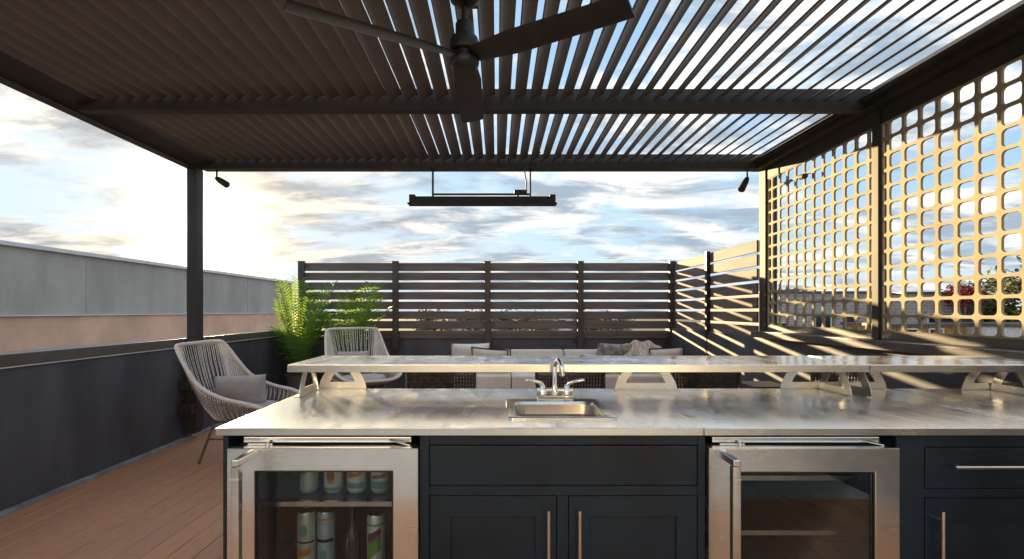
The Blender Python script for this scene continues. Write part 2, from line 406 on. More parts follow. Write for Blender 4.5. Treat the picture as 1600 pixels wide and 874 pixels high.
# ================================================================= FENCES
def fence_slats(root, a, b, fixed, axis, n=8, y_top=.727):
    for k in range(n):
        z1 = Z(y_top - .1467 * k); z0 = z1 - (.116 if k else .122)
        m_ = MB()
        if axis == 'X': m_.box(a, b, fixed, fixed + .022, z0, z1)
        else: m_.box(fixed, fixed + .022, a, b, z0, z1)
        m_.build('slat', M['fence'], root, bevel=.003, seg=1)
fb = thing('slat_fence', 'dark brown horizontal slat fence on top of the back wall', 'fence', (-.14, 7.47, Z(-.335)))
px = [-2.955, -1.535, -.145, 1.255, 2.64]
for x in px:
    m_ = MB().box(x - .045, x + .045, 7.41, 7.468, Z(-.60), Z(.735))
    pst = m_.build('post', M['fence_post'], fb, bevel=.004)
    MB().box(x - .05, x + .05, 7.405, 7.473, Z(.735), Z(.75)).build('post_cap', M['fence_post'], pst)
    for s_ in (-1, 1):
        MB().box(x + s_ * .047, x + s_ * .085, 7.44, 7.47, Z(-.45), Z(-.40)).build('bracket', M['fence_post'], pst)
for i in range(4): fence_slats(fb, px[i] + .035, px[i + 1] - .035, 7.475, 'X')
for k in range(2): MB().box(-2.93, 2.62, 7.478, 7.50, Z(-.335), Z(-.32)).build('bottom_rail', M['fence'], fb) if k == 0 else None
fr = thing('slat_fence', 'sunlit side slat fence running from the back corner to the pergola post', 'fence', (2.66, 6.2, Z(-.2)))
MB().box(2.655, 2.84, 5.06, 7.68, Z(-.262), Z(-.345 + .1)).build('bottom_rail', M['fence'], fr)
for (a, b) in ((5.06, 6.16), (6.20, 7.43)): fence_slats(fr, a, b, 2.665, 'Y', n=7)
for y in (6.18,):
    pst = MB().box(2.612, 2.664, y - .025, y + .025, Z(-.72), Z(.745)).build('post', M['black'], fr, bevel=.005)  # black puts the unlit side into the post's colour
    for zz in (-.60, -.30): MB().box(2.60, 2.618, y - .05, y + .05, Z(zz), Z(zz + .07)).build('bracket', M['black'], pst)

# ================================================================= PERGOLA
PB = Z(1.426)
pg = thing('pergola', 'dark bronze louvered pergola roof over the outdoor bar', 'pergola', (0, 3, 0))
def lbeam(y0, y1, nm='cross_beam'):
    # gutter-shaped beam: low lip on the near side, tall back plate
    o = MB().prism([(y0, PB), (y1, PB), (y1, Z(1.60)), (y1 - .02, Z(1.60)), (y1 - .02, Z(1.45)), (y0 + .012, Z(1.45)), (y0 + .012, Z(1.488)), (y0, Z(1.488))], 'YZ', -2.978, 2.69)
    return o.build(nm, M['bronze'], pg)
lbeam(3.495, 3.572); lbeam(4.935, 5.052)
MB().box(-2.978, 2.598, .30, .38, PB, Z(1.60)).build('cross_beam', M['bronze'], pg, bevel=.004)
MB().prism([(-3.113, PB), (-3.02, PB), (-3.02, PB + .012), (-2.98, PB + .03), (-2.86, PB + .055), (-2.86, Z(1.51)), (-2.98, Z(1.52)), (-2.98, Z(1.62)), (-3.113, Z(1.62))], 'XZ', .20, 5.052).build('side_beam', M['bronze'], pg)
MB().prism([(2.60, PB - .002), (2.80, PB - .002), (2.80, Z(1.60)), (2.70, Z(1.60)), (2.60, Z(1.50)), (2.56, Z(1.495)), (2.56, Z(1.475)), (2.60, Z(1.47))], 'XZ', .20, 5.052).build('side_beam', M['bronze'], pg)
def post(x0, x1, y0, y1, z0, nm='post'): return MB().box(x0, x1, y0, y1, z0, PB).build(nm, M['bronze'], pg, bevel=.004)
pl = post(-3.108, -3.012, 4.932, 5.05, .10)
for zz in (.50, .78 - .62 + .1):
    MB().box(-3.149, -3.02, 4.86, 4.93, zz, zz + .10).build('post_bracket', M['bronze'], pl, bevel=.004)
MB().box(-3.149, -3.03, 4.935, 5.045, .06, .10).build('post_foot', M['bronze'], pl)
post(2.682, 2.802, 4.932, 5.05, Z(-.245))
post(2.682, 2.770, 3.47, 3.53, Z(-.20))
post(2.682, 2.802, .25, .37, Z(-.20)); post(-3.108, -3.012, .25, .37, .0)
# louvers: tilted blades running away from the camera, rising to the right
s = .1105; wx = .0795; wz = .0505
def blade(y0, y1):
    # slightly cambered blade with a rolled lip at each long edge
    top = []; bot = []; N = 6
    for k in range(N + 1):
        u = k / N; cam_ = .006 * math.sin(math.pi * u); nx, nz = -wz / math.hypot(wx, wz), wx / math.hypot(wx, wz)
        th = .0045 if 0 < k < N else .0065
        cx = u * wx + nx * cam_; cz = u * wz + nz * cam_
        top.append((cx + nx * th, cz + nz * th)); bot.append((cx - nx * th * .6, cz - nz * th * .6))
    poly = [(-.002, -.0045), (.004, -.0045)] + bot[1:] + top[::-1]
    return MB().prism(poly, 'XZ', y0, y1)
for (y0, y1, ph) in ((.40, 3.535, 0.), (3.60, 4.985, -.012)):
    b0 = blade(y0, y1).build('louver', M['louver'], pg, local=True)
    xs = []
    x = -.003 + .016 + ph
    while x - s > -2.97: x -= s
    while x + wx < 2.63: xs.append(x); x += s
    off = -WL[pg.name]
    for i, x in enumerate(xs):
        L = Vector((x, 0, Z(1.502))) + off
        if i == 0: b0.location = L; o = b0
        else: o = inst(b0, 'louver', pg, L)
        o.rotation_euler = (0, R(random.uniform(-.5, .5)), 0)
# pivot rail under blade ends
# ---- perforated screens
def screen(root, ya, yb, zt, zb, rows, x0=2.698, x1=2.712, pitch_y=.1258, start=None):
    m_ = MB(); cols = []
    ny = []
    y = start
    while y > yb: y -= 0
    return m_
def screen_panel(ylist, zlist, x0, x1, parent, rib_y=.022, rib_z=.0185, rad=.024):
    """ylist / zlist: cell borders. each cell is a ring around one rounded opening."""
    m_ = MB()
    for j in range(len(zlist) - 1):
        for i in range(len(ylist) - 1):
            ya, yb = ylist[i], ylist[i + 1]; za, zb = zlist[j], zlist[j + 1]
            cya, cyb, cza, czb = ya + rib_y / 2, yb - rib_y / 2, za + rib_z / 2, zb - rib_z / 2
            if cyb - cya < .012: m_.box(x0, x1, ya, yb, za, zb); continue
            r = min(rad, (cyb - cya) * .45)
            inner = []; outer = []
            for (cy, cz, a0, oy, oz) in ((cyb - r, czb - r, 0, yb, zb), (cya + r, czb - r, 90, ya, zb), (cya + r, cza + r, 180, ya, za), (cyb - r, cza + r, 270, yb, za)):
                for k in range(5):
                    a = R(a0 + 90 * k / 4)
                    inner.append((cy + r * math.cos(a), cz + r * math.sin(a)))
                    # outer points spread along the border near this corner
                    if a0 == 0: o_ = (oy, cz + (oz - cz) * min(1, k / 2)) if k <= 2 else (oy + (cy - oy) * (k - 2) / 2, oz)
                    elif a0 == 90: o_ = (cy + (oy - cy) * min(1, k / 2), oz) if k <= 2 else (oy, oz + (cz - oz) * (k - 2) / 2)
                    elif a0 == 180: o_ = (oy, cz + (oz - cz) * min(1, k / 2)) if k <= 2 else (oy + (cy - oy) * (k - 2) / 2, oz)
                    else: o_ = (cy + (oy - cy) * min(1, k / 2), oz) if k <= 2 else (oy, oz + (cz - oz) * (k - 2) / 2)
                    outer.append(o_)
            n = len(inner); b = len(m_.v)
            for xx in (x0, x1):
                m_.v += [(xx, u, v) for u, v in outer] + [(xx, u, v) for u, v in inner]
            for q in range(n):
                q2 = (q + 1) % n
                m_.f += [(b + q, b + q2, b + n + q2, b + n + q), (b + 2 * n + q, b + 3 * n + q, b + 3 * n + q2, b + 2 * n + q2), (b + n + q, b + n + q2, b + 3 * n + q2, b + 3 * n + q)]
    return m_
zl = [Z(-.1475 + .1124 * k) for k in range(14)]
def make_screen(label, ya, yb, ribs):
    t = thing('privacy_screen', label, 'screen', (2.70, (ya + yb) / 2, Z(-.2)), 'perforated screens along the right side')
    yl = [ya + .003] + [r for r in ribs if ya + .03 < r < yb - .03] + [yb - .003]
    screen_panel(yl, zl, 2.700, 2.716, t).build('perforated_panel', M['screen'], t)
    MB().box(2.695, 2.72, ya, yb, zl[-1], PB - .002).build('top_rail', M['bronze'], t)  # dark bronze stands in for the roof's shade on this rail
    MB().box(2.695, 2.72, ya, yb, Z(-.199), zl[0]).build('bottom_rail', M['cap'], t)
    for y0_ in (ya, yb - .0): pass
    return t
P_ = .1258
make_screen('perforated privacy screen farther from the camera, between the corner post and the middle post', 3.535, 4.928, [3.60 + P_ * k - .012 for k in range(12)])
make_screen('perforated privacy screen nearer the camera, right of the middle post', .375, 3.465, [3.281 + .125 - P_ * k for k in range(26)][::-1])
t = thing('sensor_camera', 'small bronze security camera fixed high on the far screen', 'camera', (2.66, 4.30, Z(1.17)))
MB().tube([(2.699, 4.30, Z(1.19)), (2.66, 4.30, Z(1.17))], .012, 8).build('arm', M['bronze'], t)
MB().tube([(2.67, 4.33, Z(1.175)), (2.635, 4.22, Z(1.155))], .024, 12).build('body', M['bronze'], t, smooth=True)

# ================================================================= CEILING FAN
fx, fy = -.147, 2.215
ft = thing('ceiling_fan', 'black three-blade ceiling fan hanging from the pergola', 'fan', (fx, fy, Z(1.14)))
MB().lathe([(.0, Z(1.085)), (.050, Z(1.087)), (.062, Z(1.098)), (.066, Z(1.115)), (.066, Z(1.125))], (fx, fy, 0), 32).build('bottom_cap', M['fan'], ft, smooth=True)
MB().lathe([(.045, Z(1.125)), (.045, Z(1.16)), (.064, Z(1.163)), (.066, Z(1.175)), (.066, Z(1.205)), (.060, Z(1.222)), (.045, Z(1.232)), (.041, Z(1.236)), (.041, Z(1.286)), (.036, Z(1.293)), (.0, Z(1.293))], (fx, fy, 0), 32).build('motor_housing', M['fan'], ft, smooth=True)
MB().tube([(fx, fy, Z(1.29)), (fx, fy, Z(1.40))], .0125, 16).build('downrod', M['fan'], ft, smooth=True)
MB().lathe([(.018, Z(1.368)), (.045, Z(1.378)), (.064, Z(1.395)), (.072, Z(1.42)), (.072, Z(1.455)), (.0, Z(1.455))], (fx, fy, 0), 32).build('canopy', M['fan'], ft, smooth=True)
MB().box(fx - .05, fx + .05, fy - .16, fy + .16, Z(1.455), Z(1.50)).build('mounting_plate', M['fan'], ft)
BL = .745
def fan_blade():
    m_ = MB(); N = 14; ring = []
    for i in range(N + 1):
        u = i / N; x = .045 + u * (BL - .045)
        wd = .046 + .024 * min(1, u * 3.5) - .003 * u
        if u > .985: wd *= .97
        pit = -R(15 - 5 * u); th = .006
        prof = []
        for k in range(12):
            a = 2 * math.pi * k / 12
            yy = wd * math.cos(a); zz = th * math.sin(a) * (1 if abs(math.cos(a)) < .9 else .7)
            prof.append((x, yy * math.cos(pit) - zz * math.sin(pit), yy * math.sin(pit) + zz * math.cos(pit)))
        ring.append(prof)
    b = len(m_.v)
    for rg in ring: m_.v += rg
    for i in range(N):
        for k in range(12): m_.f.append((i * 12 + k, i * 12 + (k + 1) % 12, (i + 1) * 12 + (k + 1) % 12, (i + 1) * 12 + k))
    m_.f.append(tuple(range(12))[::-1]); m_.f.append(tuple(N * 12 + k for k in range(12)))
    return m_
b0 = fan_blade().build('blade', M['blade'], ft, local=True, smooth=True)
for i, a in enumerate((90, 210, 330)):
    o = b0 if i == 0 else inst(b0, 'blade', ft, (0, 0, 0))
    o.location = (0, 0, .002); o.rotation_euler = (0, 0, R(a))

# ================================================================= HEATER and SPOTLIGHTS
ht = thing('patio_heater', 'long bronze bar heater hung from the back pergola beam', 'heater', (-.15, 4.99, Z(1.07)))
MB().prism([(4.93, Z(1.082)), (5.05, Z(1.082)), (5.03, Z(1.152)), (4.95, Z(1.152))], 'YZ', -.885, .585).build('reflector_body', M['bronze'], ht, bevel=.004)
MB().box(-.90, .60, 4.915, 5.065, Z(1.074), Z(1.082)).build('bottom_flange', M['bronze'], ht)
for xx in (-.885, .525): MB().box(xx, xx + .06, 4.935, 5.045, Z(1.084), Z(1.168)).build('end_cap', M['bronze'], ht, bevel=.004)
for xx in (-.652, .333):
    MB().box(xx - .009, xx + .009, 4.98, 5.0, Z(1.15), PB).build('hanging_rod', M['bronze'], ht)
    MB().box(xx - .022, xx + .022, 4.965, 5.015, PB - .012, PB - .001).build('rod_plate', M['bronze'], ht)
MB().box(-.652, .333, 4.978, 5.002, Z(1.172), Z(1.188)).build('cross_bar', M['bronze'], ht)
MB().box(.17, .30, 4.965, 5.02, Z(1.186), Z(1.222)).build('junction_box', M['black'], ht, bevel=.003)
MB().tube([(.29, 4.97, Z(1.21)), (.292, 4.96, Z(1.30)), (.275, 4.95, Z(1.40)), (.31, 4.92, Z(1.47)), (.40, 4.90, Z(1.55)), (.43, 4.90, Z(1.58))], .007, 8).build('cable', M['leg'], ht, smooth=True)
MB().tube([(.20, 4.99, Z(1.186)), (.21, 4.99, Z(1.15))], .012, 8).build('gland', M['black'], ht)
def spot(label, x, yaw, pitch):
    t = thing('spotlight', label, 'spotlight', (x, 4.99, PB))
    MB().tube([(x, 4.99, PB), (x, 4.99, PB - .075)], .009, 8).build('stem', M['bronze'], t)
    dv = Vector((math.cos(pitch) * math.cos(yaw), math.cos(pitch) * math.sin(yaw), -math.sin(pitch)))
    c = Vector((x, 4.99, PB - .085)); e = c + dv * .17
    m_ = MB().tube([c - dv * .015, c + dv * .01, c + dv * .05, c + dv * .13, e], [.012, .024, .030, .033, .034], 16)
    m_.build('lamp_head', M['bronze'], t, smooth=True)
    MB().tube([e - dv * .012, e + dv * .004], .027, 16).build('lens', M['winglass'], t)
spot('bronze spotlight under the back beam beside the left post', -2.84, R(-25), R(28))
spot('dark spotlight under the back beam beside the right corner post', 2.53, R(215), R(50))

# ================================================================= ISLAND
CT = Z(-.372)                                 # counter top
CF, CBk = 1.568, 2.362                        # front and back edge
isl = thing('bar_island', 'navy shaker bar cabinet island with stainless steel countertop', 'kitchen island', (0.8, 1.95, 0))
TH = .0245
# countertops (left one has the sink cut-out)
sx0, sx1, sy0, sy1 = .058, .392, 1.715, 2.012
def top_piece(x0, x1, hole):
    m_ = MB()
    if hole: m_.frame([(x0, CF), (x1, CF), (x1, CBk), (x0, CBk)], [(sx0, sy0), (sx1, sy0), (sx1, sy1), (sx0, sy1)], 'XY', CT - TH, CT)
    else: m_.box(x0, x1, CF, CBk, CT - TH, CT)
    return m_.build('countertop', M['steel_top'], isl, bevel=.0022, smooth=False)
top_piece(-.893, .6555, True); top_piece(.6580, 2.52, False)
for (a, b_) in ((-.8935, .6552), (.6583, 2.52)):
    MB().box(a, b_, CF - .0025, CF - .0002, CT - TH + .0005, CT - .0022).build('front_edge', M['steel_edge'], isl, bevel=.0006, seg=1)
MB().box(-.8955, -.8932, CF - .0005, CBk, CT - TH + .0005, CT - .0022).build('side_edge', M['steel_edge'], isl)
FY = 1.590
CB = CT - TH - .002
MB().box(-.885, -.868, FY, 2.33, .0, CB).build('end_panel', M['navy'], isl, bevel=.002)
MB().box(-.252, .672, FY + .012, 2.33, .0, CB - .02).build('cabinet_box', M['navy'], isl)
MB().box(1.290, 2.50, FY + .012, 2.33, .0, CB - .02).build('cabinet_box', M['navy'], isl)
MB().box(-.867, 2.50, 2.331, 2.345, .0, CB).build('back_panel', M['navy'], isl)
def ff(x0, x1, z0, z1, nm='face_frame'): return MB().box(x0, x1, FY, FY + .02, z0, z1).build(nm, M['navy'], isl, bevel=.0012, seg=1)
# face frame
ff(-.250, -.2195, .10, CB); ff(.647, .671, .10, CB); ff(-.2193, .6468, Z(-.4325), CB); ff(-.2193, .6468, Z(-.596), Z(-.565)); ff(.1925, .2285, .10, Z(-.5962))
ff(1.290, 1.378, .10, CB); ff(1.3782, 2.50, Z(-.439), CB); ff(1.3782, 2.50, Z(-.603), Z(-.575))
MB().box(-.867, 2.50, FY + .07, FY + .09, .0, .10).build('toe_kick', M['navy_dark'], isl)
def slab_front(x0, x1, z0, z1, nm='drawer_front'): return MB().box(x0, x1, FY - .0005, FY + .018, z0, z1).build(nm, M['navy'], isl, bevel=.0025)
slab_front(-.2165, .6440, Z(-.5625), Z(-.4355))
d1 = slab_front(1.381, 2.10, Z(-.5725), Z(-.4415))
def shaker(x0, x1, z0, z1):
    st = .066 if x1 - x0 < .45 else .07
    o = MB().frame([(x0, z0), (x1, z0), (x1, z1), (x0, z1)], [(x0 + st, z0 + st), (x1 - st, z0 + st), (x1 - st, z1 - st), (x0 + st, z1 - st)], 'XZ', FY - .0005, FY + .018).build('cabinet_door', M['navy'], isl, bevel=.002)
    MB().box(x0 + st - .004, x1 - st + .004, FY + .0095, FY + .0165, z0 + st - .004, z1 - st + .004).build('panel', M['navy'], o)
    return o
def bar_handle(p0, p1, parent, r=.0062):
    p0 = Vector(p0); p1 = Vector(p1); dv = (p1 - p0).normalized()
    h = MB().tube([p0 - dv * .0, p1], r, 12)
    for q in (p0 + dv * .03, p1 - dv * .03): h.tube([q, q + Vector((0, FY - q.y + .001, 0))], r * .75, 10)
    return h.build('handle', M['handle'], parent, smooth=True)
HY = FY - .032
dl = shaker(-.2165, .1895, .105, Z(-.5985)); bar_handle((.163, HY, Z(-.632)), (.163, HY, Z(-.95)), dl)
dr_ = shaker(.2315, .6440, .105, Z(-.5985)); bar_handle((.2615, HY, Z(-.632)), (.2615, HY, Z(-.95)), dr_)
d2 = shaker(1.381, 1.83, .105, Z(-.6055)); bar_handle((1.388 + .022, HY, Z(-.635)), (1.388 + .022, HY, Z(-.95)), d2)
bar_handle((1.447, HY, Z(-.4955)), (1.88, HY, Z(-.4955)), d1)
shaker(1.835, 2.28, .105, Z(-.6055))

# sink
sk = thing('sink', 'small square drop-in stainless steel bar sink', 'sink', (.225, 1.86, CT - .16))
def rrect(x0, x1, y0, y1, r, n=5):
    out = []
    for (cx, cy, a0) in ((x1 - r, y1 - r, 0), (x0 + r, y1 - r, 90), (x0 + r, y0 + r, 180), (x1 - r, y0 + r, 270)):
        for k in range(n): a = R(a0 + 90 * k / (n - 1)); out.append((cx + r * math.cos(a), cy + r * math.sin(a)))
    return out
def loft(rings, m_=None, cap_last=True):
    m_ = m_ or MB(); n = len(rings[0]); b = len(m_.v)
    for rg in rings: m_.v += rg
    for i in range(len(rings) - 1):
        for k in range(n): m_.f.append((b + i * n + k, b + i * n + (k + 1) % n, b + (i + 1) * n + (k + 1) % n, b + (i + 1) * n + k))
    if cap_last: m_.f.append(tuple(b + (len(rings) - 1) * n + k for k in range(n)))
    return m_
def rr3(x0, x1, y0, y1, r, z): return [(a, b_, z) for a, b_ in rrect(x0, x1, y0, y1, r)]
loft([rr3(.036, .414, 1.683, 2.044, .02, CT + .0005), rr3(.036, .414, 1.683, 2.044, .02, CT + .005), rr3(.040, .410, 1.687, 2.040, .02, CT + .008), rr3(.050, .400, 1.697, 2.030, .025, CT + .007),
      rr3(.066, .384, 1.722, 2.005, .04, CT + .003), rr3(.070, .380, 1.726, 2.001, .042, CT - .008)], cap_last=False).build('rim', M['handle'], sk, smooth=True)
loft([rr3(.070, .380, 1.726, 2.001, .042, CT - .008), rr3(.076, .374, 1.732, 1.995, .045, CT - .13), rr3(.10, .35, 1.755, 1.972, .05, CT - .155)]).build('basin', M['steel_sink'], sk, smooth=True)
MB().lathe([(0, CT - .154), (.030, CT - .154), (.034, CT - .151), (.028, CT - .1505), (0, CT - .1515)], (.225, 1.865, 0), 20).build('drain', M['chrome'], sk, smooth=True)
# faucet
fc = thing('faucet', 'chrome two-lever centerset faucet behind the bar sink', 'faucet', (.243, 2.09, CT))
X0, Y0 = .243, 2.088
MB().box(X0 - .078, X0 + .078, Y0 - .026, Y0 + .026, CT + .0005, CT + .020).build('base', M['chrome'], fc, bevel=.006, seg=3, smooth=True)
MB().tube([(X0 - .075, Y0, CT + .036), (X0 + .075, Y0, CT + .036)], .012, 14).build('cross_body', M['chrome'], fc, smooth=True)
pts = [(X0, Y0, CT + .02), (X0, Y0, CT + .135)]
for k in range(1, 11):
    a = math.pi * k / 10 * 1.0
    pts.append((X0 + .010 * (1 - math.cos(a)), Y0 - .040 * (1 - math.cos(a)), CT + .135 + .033 * math.sin(a)))
pts.append((X0 + .021, Y0 - .082, CT + .118))
MB().tube(pts, .0105, 16).build('spout', M['chrome'], fc, smooth=True)
MB().lathe([(.0155, CT + .018), (.0155, CT + .046), (.0115, CT + .058), (.0115, CT + .06)], (X0, Y0, 0), 18).build('spout_collar', M['chrome'], fc, smooth=True)
MB().lathe([(.0135, CT + .108), (.0135, CT + .126)], (X0 + .021, Y0 - .082, 0), 18).build('aerator', M['chrome'], fc, smooth=True)
for sgn in (-1, 1):
    hx = X0 + sgn * .051
    hb = MB().lathe([(.018, CT + .018), (.018, CT + .040), (.013, CT + .046), (.0125, CT + .056), (.008, CT + .062)], (hx, Y0, 0), 18).build('valve_body', M['chrome'], fc, smooth=True)
    MB().tube([(hx, Y0, CT + .052), (hx + sgn * .008, Y0 - .004, CT + .068), (hx + sgn * .028, Y0 - .008, CT + .074), (hx + sgn * .060, Y0 - .010, CT + .080), (hx + sgn * .072, Y0 - .010, CT + .081)], [.011, .010, .0075, .0075, .006], 12).build('lever', M['chrome'], hb, smooth=True)

# ---- raised bar shelf (two slabs) on brackets
SF, SB, ST = 2.120, 2.545, Z(-.2312)
sh = thing('bar_shelf', 'raised stainless steel bar shelf running above the countertop', 'shelf', (.7, 2.3, ST - .033))
MB().box(-.903, 1.598, SF, SB, ST - .033, ST).build('shelf_slab', M['steel_top'], sh, bevel=.003, seg=2)
MB().box(1.604, 2.53, SF, SB, ST - .033, ST).build('shelf_slab', M['steel_top'], sh, bevel=.003, seg=2)
for (a, b_) in ((-.9032, 1.5978), (1.6042, 2.53)):
    MB().box(a, b_, SF - .0025, SF - .0002, ST - .0325, ST - .003).build('front_edge', M['steel_edge'], sh, bevel=.0006, seg=1)
BT = ST - .0335; BH = BT - CT
def trap(u0, u1, w_=.032, base=.030, inset=.045):
    """outer trapezoid and its opening, in (u, z)"""
    z0, z1 = CT + .001, BT; H_ = z1 - z0; w_ = min(.042, (u1 - u0) * .19); base = .034
    out = []; inn = []
    n = 6
    for k in range(n + 1):                      # left side, bowed outwards, bottom to top
        t_ = k / n; out.append((u0 + inset * (t_ ** 1.7), z0 + H_ * t_))
        inn.append((u0 + w_ + .012 + (inset - .012) * (t_ ** 1.25), z0 + base + (H_ - base - .008) * t_))
    o2 = [(u0 + u1 - a, b_) for a, b_ in out][::-1]; i2 = [(u0 + u1 - a, b_) for a, b_ in inn][::-1]
    return out + o2, inn + i2
def bracket(label, plates, flange=True):
    xs = plates[0]; t = thing('shelf_bracket', label, 'bracket', ((xs[1] + xs[2]) / 2 if xs[0] == 'XZ' else xs[3], 2.3, CT), 'steel brackets holding the bar shelf')
    for pl_ in plates:
        kind, u0, u1, fx_ = pl_
        o, i = trap(u0, u1, inset=min(.055, (u1 - u0) * .22))
        MB().frame(o, i, kind, fx_, fx_ + .004).build('plate', M['steel_dull'], t)
        m_ = MB()
        if kind == 'XZ': m_.box(u0, u1, fx_ - .022, fx_ - .0005, CT + .0005, CT + .004)
        else: m_.box(fx_ - .022, fx_ - .0005, u0, u1, CT + .0005, CT + .004)
        m_.build('flange', M['steel_dull'], t)
bracket('steel shelf bracket at the left end of the bar, L-shaped around the counter corner', [('XZ', -.846, -.62, 2.335), ('YZ', 2.115, 2.333, -.852)])
bracket('flat trapezoid steel shelf bracket just right of the sink', [('XZ', .548, .842, 2.305)])
bracket('wide steel shelf bracket with two side plates under the shelf joint', [('XZ', 1.342, 1.845, 2.335), ('YZ', 2.115, 2.333, 1.520), ('YZ', 2.115, 2.333, 1.606)])
bracket('steel shelf bracket nearest the right end of the bar', [('XZ', 2.17, 2.50, 2.30), ('YZ', 2.10, 2.298, 2.30)])

# ---- beverage coolers
def cooler(label, x0, x1, wx0, wx1, wz, hx, shelves, glassmat):
    DY0, DY1 = 1.572, 1.612
    zt = Z(-.4385)
    t = thing('beverage_cooler', label, 'cooler', ((x0 + x1) / 2, 1.9, .02))
    # liner box, open at the front
    m_ = MB(); a, b_ = x0 + .012, x1 - .012; z0, z1 = .06, Z(-.440)
    m_.box(a, a + .03, 1.632, 2.25, z0, z1); m_.box(b_ - .03, b_, 1.632, 2.25, z0, z1)
    m_.box(a + .03, b_ - .03, 2.22, 2.25, z0, z1); m_.box(a + .03, b_ - .03, 1.632, 2.22, z1 - .03, z1); m_.box(a + .03, b_ - .03, 1.632, 2.22, z0, z0 + .1)
    m_.build('liner', M['plastic'], t)
    MB().box(x0 + .03, x1 - .03, 1.617, 1.66, Z(-.432), Z(-.414)).build('top_trim', M['steel_door'], t, bevel=.003)
    hg = MB().box(x0 + .05, x0 + .13, 1.606, 1.64, Z(-.4375), Z(-.433)).build('hinge', M['handle'], t)
    MB().lathe([(.008, Z(-.4385)), (.008, Z(-.424))], (x0 + .115, 1.606, 0), 12).build('hinge_pin', M['handle'], hg)
    MB().tube([(x1 - .10, 1.612, Z(-.423)), (x1 - .03, 1.60, Z(-.436))], .003, 6).build('hinge_rod', M['handle'], t)
    dz0 = .12; bz = .20
    dr = MB().frame([(x0, dz0), (x1, dz0), (x1, zt), (x0, zt)], [(wx0, bz), (wx1, bz), (wx1, wz), (wx0, wz)], 'XZ', DY0, DY1).build('door', M['steel_door'], t, bevel=.0035, seg=3)
    MB().frame([(wx0 - .001, bz - .001), (wx1 + .001, bz - .001), (wx1 + .001, wz + .001), (wx0 - .001, wz + .001)], [(wx0 + .004, bz + .004), (wx1 - .004, bz + .004), (wx1 - .004, wz - .004), (wx0 + .004, wz - .004)], 'XZ', DY0 + .003, DY1 - .004).build('gasket', M['black'], dr)
    MB().box(wx0 + .0045, wx1 - .0045, DY0 + .010, DY0 + .012, bz + .0045, wz - .0045).build('glass_pane', glassmat, dr)
    # handle: two standoff arms and a square bar, all at one stile
    hy = DY0 - .118
    hd = MB().prism([(hx - .012, DY0 - .0005), (hx + .016, DY0 - .0005), (hx + .011, hy), (hx - .011, hy)], 'XY', zt - .022, zt - .002).build('handle_arm', M['steel_door'], dr, bevel=.003)
    MB().prism([(hx - .012, DY0 - .0005), (hx + .016, DY0 - .0005), (hx + .011, hy), (hx - .011, hy)], 'XY', .22, .242).build('handle_arm', M['steel_door'], dr, bevel=.003)
    MB().box(hx - .0125, hx + .0125, hy - .0005, hy + .022, .20, zt - .0225).build('handle', M['handle'], dr, bevel=.005, seg=3, smooth=True)
    MB().box(hx - .013, hx + .013, hy - .001, hy + .0225, zt - .062, zt - .058).build('handle_ring', M['chrome'], dr)
    MB().lathe([(.006, 0), (.006, .006)], (x0 + .012, DY0 - .006, Z(-.80)), 12, axis='Y').build('lock', M['chrome'], dr, smooth=True)
    for z in shelves:
        sf = MB().box(x0 + .045, x1 - .045, 1.68, 2.18, z - .004, z).build('shelf', M['glass'], t)
        MB().box(x0 + .045, x1 - .045, 1.665, 1.680, z - .013, z + .003).build('shelf_trim', M['handle'], sf)
        for k in range(9):
            xx = x0 + .07 + k * (x1 - x0 - .14) / 8
            MB().box(xx - .0015, xx + .0015, 1.68, 2.18, z - .009, z - .0055).build('wire', M['handle'], sf)
    return t
cooler('left stainless beverage cooler with drink cans behind its glass door', -.863, -.2525, -.775, -.333, Z(-.5115), -.775, [Z(-.648), Z(-.925)], M['glass'])
cooler('right stainless beverage cooler with a dark empty glass door', .676, 1.285, .765, 1.206, Z(-.515), .708, [Z(-.560), Z(-.745)], M['glass'])

can_white = mat('can_white', (.80, .84, .82), .35, .3, .05, 30)
can_blue = mat('can_pale_blue', (.40, .58, .66), .35, .3, .06, 30)
can_grey = mat('can_grey', (.60, .64, .62), .35, .3, .06, 30)
c_orange = mat('label_orange', (.65, .22, .03), .5); c_red = mat('label_red', (.45, .06, .05), .5); c_green = mat('label_green', (.16, .42, .07), .5); c_purple = mat('label_purple', (.16, .04, .11), .5)
c_teal = mat('label_teal', (.15, .38, .34), .5)
def can(label, x, y, z, h, r, mt, marks, grp=None):
    t = thing('drink_can', label, 'can', (x, y, z), grp)
    MB().lathe([(r * .72, z), (r * .95, z + .008), (r, z + .014), (r, z + h - .016), (r * .90, z + h - .006), (r * .86, z + h - .003)], (x, y, 0), 24).build('can_body', mt, t, smooth=True)
    MB().lathe([(0, z + h - .004), (r * .80, z + h - .004), (r * .86, z + h), (r * .88, z + h - .002)], (x, y, 0), 24).build('lid', M['chrome'], t, smooth=True)
    for (kind, z0, z1, mm) in marks:
        m_ = MB(); rr = r + .0006
        if kind == 'band': a0, a1 = 200, 340
        elif kind == 'disc': a0, a1 = 245, 295
        else: a0, a1 = 225, 315
        n = 10; vs = []; fs = []
        for k in range(n + 1):
            a = R(a0 + (a1 - a0) * k / n); u = (k / n - .5) * 2
            hh = (z1 - z0) / 2; c_ = (z0 + z1) / 2
            e = hh * (math.sqrt(max(0, 1 - u * u)) if kind == 'disc' else 1)
            tilt = (u * hh * .6) if kind == 'slant' else 0
            vs += [(x + rr * math.cos(a), y + rr * math.sin(a), z + c_ - e + tilt), (x + rr * math.cos(a), y + rr * math.sin(a), z + c_ + e + tilt)]
        for k in range(n): fs.append((2 * k, 2 * k + 2, 2 * k + 3, 2 * k + 1))
        m_.add(vs, fs); m_.build('label_mark', mm, t)
zs = Z(-.647); zs2 = Z(-.924)
